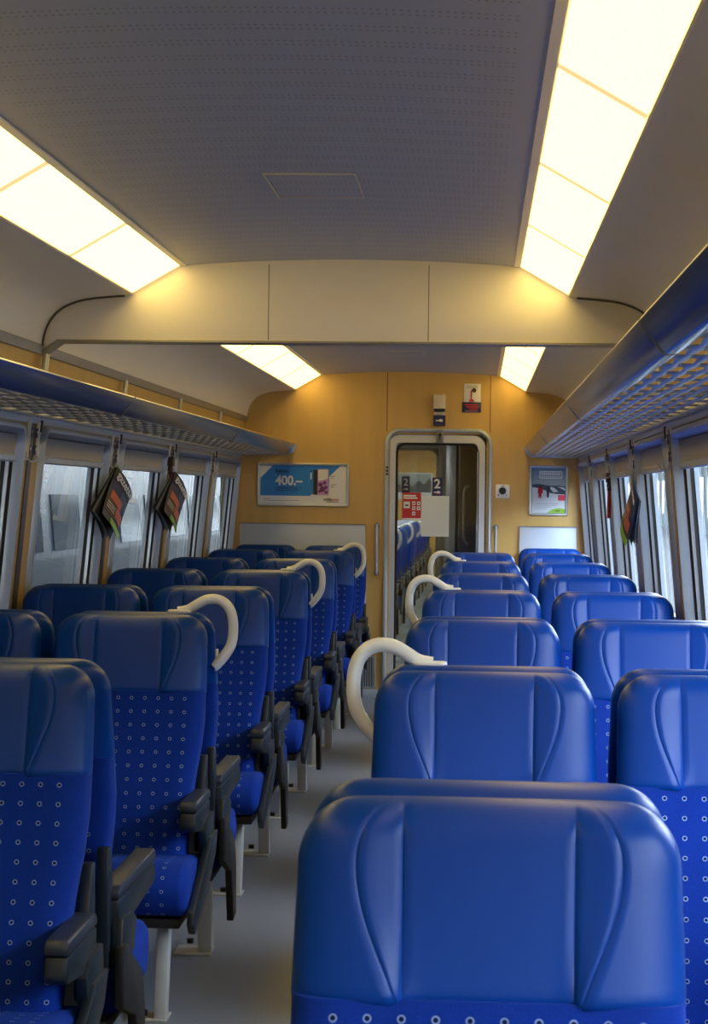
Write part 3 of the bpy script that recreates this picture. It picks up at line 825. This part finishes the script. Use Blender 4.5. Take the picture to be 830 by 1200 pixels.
def magazine(side, y, ztop, lab, tilt, turn):
    # hangs by its spine corner from the hook; local frame: x along the wall (towards +y world), z up, n into the car
    o = empty('magazine', wallp(side)(y, ztop, .085 if side < 0 else .04), lab, 'magazine', 'magazines hanging on the pillars')
    o.rotation_euler = (0, 0, (math.pi/2 if side < 0 else -math.pi/2)+turn)
    # local: x -> along car, -y -> into the car
    H, Wd = .30, .195
    def sheet(name, m, ang, off, curl, h0=0, h1=1, w0=0, w1=1, lift=0.):
        mb = MB(); V = []; nu, nv = 8, 10
        for th in (0, .0012):
            for j in range(nv+1):
                for i in range(nu+1):
                    u = w0+(w1-w0)*i/nu; v = h0+(h1-h0)*j/nv
                    a = u*Wd; b = v*H
                    bend = curl*(v**2)*.06+math.sin(u*math.pi)*.012
                    px, pz = a, -b
                    ca, sa = math.cos(ang), math.sin(ang)
                    X_, Z_ = px*ca-pz*sa, px*sa+pz*ca
                    V.append((X_, -(off+bend+lift)-th, Z_))
        F = []; n1 = nu+1; tot = n1*(nv+1)
        for j in range(nv):
            for i in range(nu):
                q = j*n1+i
                F.append((q, q+1, q+n1+1, q+n1)); F.append((tot+q, tot+q+n1, tot+q+n1+1, tot+q+1))
        for j in range(nv):
            for i in (0, nu):
                q = j*n1+i; F.append((q, q+n1, tot+q+n1, tot+q))
        for i in range(nu):
            for j in (0, nv):
                q = j*n1+i; F.append((q, tot+q, tot+q+1, q+1))
        mb.add(V, F); return mb.obj(name, m, o, smooth=True, angle=math.radians(40))
    sheet('back_pages', 'mag_dark', tilt-.10, -.010, -.25)
    sheet('inner_pages', 'print_grey', tilt-.06, -.005, -.1)
    sheet('inner_pages', 'mag_dark', tilt-.03, -.002, .1)
    sheet('cover', 'print_navy', tilt, .006, .5)
    L = .0014
    sheet('cover_print', 'mag_dark', tilt, .006, .5, 0, .22, 0, 1, L)
    sheet('cover_print', 'print_mountain', tilt, .006, .5, .24, .5, .5, .97, L)
    sheet('cover_print', 'mag_orange', tilt, .006, .5, .42, .58, .12, .7, L*2)
    sheet('cover_print', 'mag_orange', tilt, .006, .5, .6, .8, .5, .9, L*2)
    sheet('cover_print', 'brown', tilt, .006, .5, .58, .86, .05, .5, L)
    sheet('cover_print', 'print_green', tilt, .006, .5, .88, 1, .35, 1, L*2)
    for q in range(3): sheet('cover_print', 'print_white', tilt, .006, .5, .66+q*.05, .672+q*.05, .08, .45, L*2.2)
    c, s_ = math.cos(tilt), math.sin(tilt)
    def at(a, b): return (a*c+b*s_, 0, a*s_-b*c)
    q = at(.012, .052)
    t = text('gazette', .062, (q[0], -(.006+.0162), q[2]), 'print_white', o, bold=.001)
    t.rotation_euler = (math.pi/2, 0, 0)
    t.rotation_euler = (Matrix.Rotation(-tilt, 3, 'Y') @ Matrix.Rotation(math.pi/2, 3, 'X')).to_euler()
    return o
magazine(-1, pil(1)-.32, 1.632, 'magazine hanging by a corner from the second left window pillar', -.72, -.32)
magazine(-1, pil(2)-.30, 1.632, 'magazine hanging by a corner from the third left window pillar', -.72, -.32)
magazine(1, pil(1)-.36, 1.632, 'dark folded magazine hanging on the right window pillar', -.70, 0.06)

def hammer(side, y, z, lab):
    o = empty('emergency_hammer', wallp(side)(y, z, .04 if side < 0 else .024), lab, 'hammer')
    mb = MB(); mb.tube([(0, 0, -.19), (0, 0, -.12), (0, 0, -.04), (0, 0, -.02)], [.011, .012, .009, .009], 10); mb.obj('handle', 'red', o, smooth=True)
    mb = MB(); mb.tube([(0, -.035, 0), (0, -.028, 0), (0, .028, 0), (0, .035, 0)], [.006, .014, .014, .006], 10); mb.obj('hammer_head', 'brown', o, smooth=True)
    mb = MB(); mb.box(-.02, .02, -.028, .028, .02, .075); mb.box(-.012, .012, -.018, .018, -.03, .02); mb.obj('holder', 'brown', o, bevel=.004)
hammer(-1, pil(2)-.17, 1.640, 'red emergency hammer hanging in front of the third left pillar')
hammer(1, pil(2)-.02, 1.575, 'red emergency hammer hanging on a right window pillar')

# ------------------------------------------------------------------ seats
def smooth(a, b, x):
    t = max(0., min(1., (x-a)/(b-a))); return t*t*(3-2*t)
HT = 1.166
def mid(z): return -.075-.235*(HT-z)

def headrest_mesh():
    z0, z1, T = HT-.236, HT, .118
    rows = [0, .012, .03, .06, .1, .15, .2, .25, .3, .36, .42, .48, .54, .6, .65, .7, .74, .78, .81, .84, .865, .89, .91, .93, .948, .964, .978, .99, 1.0]
    RC = .074
    def half(t):
        z = z0+(z1-z0)*t; w = .2375+.006*(1-t)
        dz = z-(z1-RC)
        if dz > 0: w = w-RC+math.sqrt(max(RC*RC-dz*dz, 0))
        return w
    def cols(t):
        w = half(t); d = .0032
        xa = .104+.003*t
        q = 1-t
        shp = math.sqrt(max(0, 1-(1-q/.30)**2)) if q < .30 else math.cos(math.pi/2*(q-.30)/.70)**1.25
        xb = xa+.0075+.050*shp
        xb = min(xb, w-.03)
        xa = min(xa, xb-.007)
        pos = [xa*i/7 for i in range(7)]+[xa-d, xa, xa+d]
        pos += [xa+d+(xb-xa-2*d)*i/5 for i in range(1, 5)]
        pos += [xb-d, xb, xb+d]
        e = [.12, .26, .4, .54, .66, .76, .84, .90, .945, .975, .992, 1.0]
        pos += [xb+d+(w-xb-d)*q for q in e]
        return pos, xa, xb, w
    V = []; F = []
    def row(t, back):
        pos, xa, xb, w = cols(t); z = z0+(z1-z0)*t; out = []
        s = max(0, (z-(z1-.045))/.045); et = (1-min(s, 1)**2.6)**(1/2.6)
        eb = 1-.12*(1-min(1, t/.06))**2
        full = pos; allp = [-p for p in reversed(full[1:])]+full
        for x in allp:
            a = abs(x); e = min(1, a/w); ex = (1-e**4.2)**(1/3.2)
            E = ex*et*eb
            if back: y = T/2*E
            else:
                fr = T/2-.006+.015*smooth(xa*.9, xb+.004, a)
                for sx in (xa, xb):
                    if abs(a-sx) < 1e-6: fr -= .0027
                y = -fr*E
            out.append((x, mid(z)+y, z))
        return out
    n = None
    for back in (False, True):
        base = len(V)
        for t in rows:
            r = row(t, back); n = len(r); V += r
        for j in range(len(rows)-1):
            for i in range(n-1):
                q = base+j*n+i; F.append((q, q+1, q+n+1, q+n))
    off = len(rows)*n
    for i in range(n-1): F.append((i, i+1, off+i+1, off+i))
    mb = MB(); mb.add(V, F); return mb.mesh('headrest', 'leather', smooth=True, weld=True, angle=math.radians(60))

def backrest_mesh():
    z0, z1 = .40, HT-.229
    wt = [(.40, .205), (.50, .210), (.60, .216), (.68, .224), (.76, .236), (.84, .243), (HT-.229, .2425)]
    def half(z):
        for (a, b), (c, d) in zip(wt, wt[1:]):
            if z <= c: return b+(d-b)*smooth(a, c, z) if False else b+(d-b)*(z-a)/(c-a)
        return wt[-1][1]
    V = []; F = []; UV = []
    NZ = 22
    e = [0, .12, .24, .36, .48, .6, .7, .78, .85, .9, .94, .97, .99, 1.0]
    for back in (False, True):
        base = len(V)
        for j in range(NZ+1):
            z = z0+(z1-z0)*j/NZ; w = half(z)
            T = .118
            lum = .016*math.exp(-((z-.60)/.10)**2)
            for x in [-q for q in reversed(e[1:])]+e:
                a = abs(x); ex = (1-a**6)**(1/3.6)
                fr = (T/2+lum+.012*smooth(.5, .95, a))*ex if not back else T/2*ex
                V.append((x*w, mid(z)+(fr if back else -fr), z)); UV.append((x*w if a < .995 else 5, z*1.03-.0092))
        n = 2*len(e)-1
        for j in range(NZ):
            for i in range(n-1):
                q = base+j*n+i; F.append((q, q+1, q+n+1, q+n))
    off = (NZ+1)*n
    for i in range(n-1): F.append((i, i+1, off+i+1, off+i))
    t = NZ*n
    for i in range(n-1): F.append((t+i, t+i+1, off+t+i+1, off+t+i))
    mb = MB(); mb.add(V, F, UV)
    return mb.mesh('backrest', 'fabric', smooth=True, angle=math.radians(60))

def cushion_mesh():
    # side profile, (y, z), from the rear top forward and round the nose
    prof = [(-.20, .44), (-.30, .452), (-.42, .466), (-.50, .470), (-.548, .464), (-.58, .446), (-.60, .415), (-.602, .385), (-.590, .352), (-.566, .328), (-.53, .318), (-.40, .316), (-.20, .316)]
    n = len(prof); cyy = -.40; czz = .39
    st = [(-1.0, .045), (-.985, .022), (-.955, .008), (-.90, .0), (-.45, 0), (0, 0), (.45, 0), (.90, 0), (.955, .008), (.985, .022), (1.0, .045)]
    arc = [0]
    for a, b in zip(prof, prof[1:]): arc.append(arc[-1]+math.hypot(b[0]-a[0], b[1]-a[1]))
    V = []; UV = []; F = []
    for u, ins in st:
        for i, (y, z) in enumerate(prof):
            dy, dz = cyy-y, czz-z; L = math.hypot(dy, dz)
            V.append((u*.257, y+dy/L*ins, z+dz/L*ins)); UV.append((u*.257 if abs(u) < .97 else 5, arc[i]))
    for j in range(len(st)-1):
        for i in range(n):
            q = j*n+i; q2 = j*n+(i+1) % n
            F.append((q, q2, q2+n, q+n))
    F.append(tuple(range(n))); F.append(tuple((len(st)-1)*n+i for i in range(n)))
    mb = MB(); mb.add(V, F, UV); return mb.mesh('cushion', 'fabric', smooth=True, angle=math.radians(60))

HEAD, BACK, CUSH = headrest_mesh(), backrest_mesh(), cushion_mesh()

def side_meshes(s, A0, A1):
    """parts on the aisle side of a seat; s is the local side (+1/-1)"""
    d = {}
    def pr(name, m, poly, a, b, bev=.004):
        mb = MB(); mb.prism(poly, 0, min(s*a, s*b), max(s*a, s*b)); d[name] = mb.mesh(name, m, bevel=bev, segs=2); return d[name]
    pr('armrest', 'plastic', [(A0+.008, .602), (A0, .558), (A0+.012, .545), (A1-.11, .522), (A1-.05, .505), (A1-.008, .522), (A1, .602)], .212, .262, .008)
    pr('armrest_pad', 'pad', [(A0+.004, .604), (A0+.004, .624), (A0+.014, .635), (A1-.02, .635), (A1-.002, .624), (A1, .604)], .211, .263, .006)
    mb = MB(); mb.box(min(s*.222, s*.242), max(s*.222, s*.242), A1-.002, A1+.026, .606, .622); d['armrest_button'] = mb.mesh('armrest_button', 'pad', bevel=.004)
    pr('arm_post', 'plastic', [(-.30, .525), (-.27, .455), (-.10, .455), (-.12, .56), (-.25, .55)], .246, .272, .004)
    pr('side_shell', 'plastic', [(-.10, .50), (-.25, .50), (-.28, .475), (-.585, .345), (-.595, .305), (-.56, .272), (-.30, .350), (-.15, .43)], .259, .282, .005)
    pr('back_frame', 'plastic', [(-.165, .44), (-.152, .60), (-.122, .68), (-.105, .73), (-.078, .73), (-.070, .60), (-.085, .44)], .216, .244, .004)
    pr('pedestal_cover', 'black', [(-.08, .50), (-.14, .50), (-.17, .475), (-.33, .39), (-.37, .30), (-.385, .13), (-.31, .12), (-.25, .30), (-.08, .36)], .259, .282, .004)
    mb = MB(); mb.prism([(-.44, .285), (-.50, 0.0), (-.44, 0.0), (-.385, .285)], 0, min(s*.150, s*.186), max(s*.150, s*.186))
    d['leg'] = mb.mesh('leg', 'legmetal', bevel=.004)
    mb = MB(); mb.prism([(-.34, .30), (-.41, 0.0), (-.34, 0.0), (-.27, .30)], 0, min(s*.160, s*.205), max(s*.160, s*.205))
    d['rear_leg'] = mb.mesh('leg', 'legmetal', bevel=.004)
    mb = MB(); mb.box(min(s*.07, s*.19), max(s*.07, s*.19), -.51, -.41, 0, .008); d['foot_plate'] = mb.mesh('foot_plate', 'legmetal', bevel=.002)
    mb = MB(); mb.box(min(s*.08, s*.205), max(s*.08, s*.205), -.43, -.31, 0, .008); d['rear_foot_plate'] = mb.mesh('foot_plate', 'legmetal', bevel=.002)
    mb = MB(); mb.tube([(s*.115, -.46, .008), (s*.115, -.46, .024)], .012, 8); d['foot_bolt'] = mb.mesh('foot_bolt', 'black')
    # loop handle: from the top of the headrest out over its side and back in
    pts = [(.118, 1.180), (.150, 1.186), (.178, 1.203), (.208, 1.219), (.240, 1.222), (.268, 1.211), (.288, 1.186), (.297, 1.150), (.297, 1.105), (.290, 1.072), (.272, 1.042), (.250, 1.016), (.238, 1.004)]
    P2 = []
    for i in range(len(pts)-1):
        p0 = Vector(pts[max(i-1, 0)]); p1 = Vector(pts[i]); p2 = Vector(pts[i+1]); p3 = Vector(pts[min(i+2, len(pts)-1)])
        for t in (0, .33, .66):
            P2.append(.5*((2*p1)+(-p0+p2)*t+(2*p0-5*p1+4*p2-p3)*t*t+(-p0+3*p1-3*p2+p3)*t**3))
    P2.append(Vector(pts[-1]))
    P2 = [Vector((p.x, p.y+HT-1.18)) for p in P2]
    mb = MB(); mb.tube([(s*p.x, mid(1.1), p.y) for p in P2], .0165, 12); d['grab_handle'] = mb.mesh('grab_handle', 'handle', smooth=True)
    mb = MB()
    mb.prism(rrect(min(s*.085, s*.165), max(s*.085, s*.165), mid(1.1)-.024, mid(1.1)+.024, .018), 2, HT-.004, HT+.006)
    d['handle_mount'] = mb.mesh('handle_mount', 'handle', bevel=.003)
    mb = MB(); mb.prism([(mid(1.0)-.02, .975), (mid(1.0)+.02, .975), (mid(1.0)+.02, 1.045), (mid(1.0)-.02, 1.045)], 0, min(s*.234, s*.246), max(s*.234, s*.246))
    d['side_mount'] = mb.mesh('handle_mount', 'handle', bevel=.003)
    return d
SIDE = {(s, r): side_meshes(s, *((-.62, -.115) if r else (-.445, -.140))) for s in (1, -1) for r in (False, True)}
def frame_mesh():
    mb = MB()
    mb.box(-.232, .232, -.55, -.14, .285, .314); mb.box(-.19, .19, -.155, -.13, .30, .46)
    return mb.mesh('seat_frame', 'black', bevel=.004)
FRAME = frame_mesh()
def wleg_mesh():
    mb = MB(); mb.box(-.03, .03, -.40, -.34, 0, .286); mb.box(-.07, .07, -.42, -.30, 0, .008)
    return mb.mesh('leg', 'legmetal', bevel=.003)
WLEG = wleg_mesh()

def seat(x, yc, rear, aisle, label, handle=False, name='train_seat', group='seats in the carriage'):
    """aisle: 0 for a window seat, else the world side (+1/-1) where the aisle is"""
    o = empty(name, (x, yc, ZF-.0), label, 'seat', group, math.pi if rear else 0)
    add_mesh('headrest', HEAD, o); add_mesh('backrest', BACK, o); add_mesh('cushion', CUSH, o); add_mesh('seat_frame', FRAME, o)
    if aisle:
        S = SIDE[(-aisle if rear else aisle), rear]
        a = add_mesh('armrest', S['armrest'], o); add_mesh('armrest_pad', S['armrest_pad'], a); add_mesh('armrest_button', S['armrest_button'], a)
        add_mesh('arm_post', S['arm_post'], o); add_mesh('back_frame', S['back_frame'], o)
        if rear:
            add_mesh('pedestal_cover', S['pedestal_cover'], o)
            l = add_mesh('leg', S['rear_leg'], o); add_mesh('foot_plate', S['rear_foot_plate'], l)
        else:
            add_mesh('side_shell', S['side_shell'], o)
            l = add_mesh('leg', S['leg'], o); add_mesh('foot_plate', S['foot_plate'], l)
        add_mesh('foot_bolt', S['foot_bolt'], l)
        if handle:
            h = add_mesh('grab_handle', S['grab_handle'], o); add_mesh('handle_mount', S['handle_mount'], h); add_mesh('handle_mount', S['side_mount'], h)
    else:
        add_mesh('leg', WLEG, o)
    return o

def pc(n): return 2.388+.12+PITCH*n if n < 7 else D-.035
XRA, XRW, XLA, XLW = .547, 1.075, -.553, -1.082
for n in range(0, 8):
    for side, xa, xw in (('left', XLA, XLW), ('right', XRA, XRW)):
        if side == 'left' and n == 0: continue
        k = n-1 if side == 'left' else n
        yc = pc(n); asg = 1 if side == 'left' else -1
        hd = (side == 'left' and n in (2, 4, 6)) or (side == 'right' and n in (1, 3, 5))
        if not (side == 'right' and n == 7):
            seat(xa, yc, False, asg, 'blue aisle seat facing us, %s row to the %s of the aisle' % (ORD[k], side))
            if n < 7: seat(xa, yc, True, asg, 'blue aisle seat facing away behind the %s row %s of the aisle%s' % (ORD[k], side, ', white loop handle' if hd else ''), hd)
        if not (side == 'right' and n == 0):
            kk = k
            seat(xw, yc, False, 0, 'blue window seat facing us, %s row to the %s of the aisle' % (ORD[kk], side))
            if n < 7: seat(xw, yc, True, 0, 'blue window seat facing away behind the %s row %s of the aisle' % (ORD[kk], side))
for n in range(9):
    for rear in (False, True):
        seat(-.553, 19.4+PITCH*n, rear, 1, 'blue seat facing %s, %s row of the next carriage behind the door glass' % ('away' if rear else 'us', ORD[n]), rear and n % 2 == 0, group='seats in the next carriage')

# ------------------------------------------------------------------ outside
mb = MB(); mb.box(-60, 2.0, -40, 260, -1.25, -1.15)
struct('ground', mb, 'ballast')
mb = MB(); mb.box(1.9, 40, -40, 260, -1.15, -.55)
struct('ground_platform', mb, 'platform')
o = empty('parked_carriage', (-4.3, 8, -1.15), 'grey and white carriage parked on the next track outside the left windows', 'carriage')
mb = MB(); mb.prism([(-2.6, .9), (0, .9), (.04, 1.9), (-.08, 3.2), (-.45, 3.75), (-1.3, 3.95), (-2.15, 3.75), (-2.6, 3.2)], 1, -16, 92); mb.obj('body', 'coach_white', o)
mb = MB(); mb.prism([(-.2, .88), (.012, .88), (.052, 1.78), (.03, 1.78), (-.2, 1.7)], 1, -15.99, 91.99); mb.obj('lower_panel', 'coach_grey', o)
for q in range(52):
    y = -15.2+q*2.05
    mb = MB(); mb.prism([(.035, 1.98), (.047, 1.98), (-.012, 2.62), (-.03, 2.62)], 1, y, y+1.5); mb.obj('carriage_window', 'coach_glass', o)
for q in range(26):
    mb = MB(); mb.tube([(-.55, -14+q*4, .46), (-.35, -14+q*4, .46)], .46, 20); mb.obj('wheel', 'black', o)
o = empty('added_shade_canopy', (-7.2, 8, -1.15), 'added canopy roof shading the parked carriage and the left windows', 'canopy')  # invented roof, added to keep sky light off the left side
mb = MB(); mb.prism([(-6, 5.6), (-6, 5.4), (5.75, 4.42), (5.75, 4.7)], 1, -30, 120); mb.obj('roof', 'coach_grey', o)
mb = MB(); mb.box(-6.2, -6, -30, 120, 0, 5.5); mb.obj('rear_wall', 'coach_grey', o)
for q in range(14):
    mb = MB(); mb.box(-1.1, -.9, -26+q*10, -25.7+q*10, 0, 5.1); mb.obj('post', 'coach_grey', o)
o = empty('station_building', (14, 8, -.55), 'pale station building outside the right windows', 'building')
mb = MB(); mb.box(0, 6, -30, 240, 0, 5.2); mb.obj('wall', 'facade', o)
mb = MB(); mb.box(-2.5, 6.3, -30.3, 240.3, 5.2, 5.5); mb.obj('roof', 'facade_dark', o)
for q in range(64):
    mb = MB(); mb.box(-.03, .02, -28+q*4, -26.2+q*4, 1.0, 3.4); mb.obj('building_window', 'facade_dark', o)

# sky
w = bpy.data.worlds.new('World'); bpy.context.scene.world = w; w.use_nodes = True
nt = w.node_tree; bg = nt.nodes['Background']
tc = nt.nodes.new('ShaderNodeTexCoord'); sp = nt.nodes.new('ShaderNodeSeparateXYZ')
nt.links.new(tc.outputs['Generated'], sp.inputs[0])
rmp = nt.nodes.new('ShaderNodeValToRGB')
rmp.color_ramp.elements[0].position = .0; rmp.color_ramp.elements[0].color = (.88, .94, 1.0, 1)
rmp.color_ramp.elements[1].position = .8; rmp.color_ramp.elements[1].color = (.70, .82, 1.0, 1)
nt.links.new(sp.outputs['Z'], rmp.inputs[0]); nt.links.new(rmp.outputs[0], bg.inputs['Color'])
bg.inputs['Strength'].default_value = 8.5

# render look
sc = bpy.context.scene
sc.view_settings.view_transform = 'Standard'
try: sc.view_settings.look = 'None'
except Exception: pass
sc.view_settings.gamma = 1; sc.view_settings.use_curve_mapping = False
sc.view_settings.exposure = 1.08
cy = sc.cycles
cy.use_denoising = True
try: cy.denoiser = 'OPENIMAGEDENOISE'
except Exception: pass
cy.max_bounces = 8; cy.diffuse_bounces = 4; cy.glossy_bounces = 4; cy.transparent_max_bounces = 12
cy.sample_clamp_indirect = 6
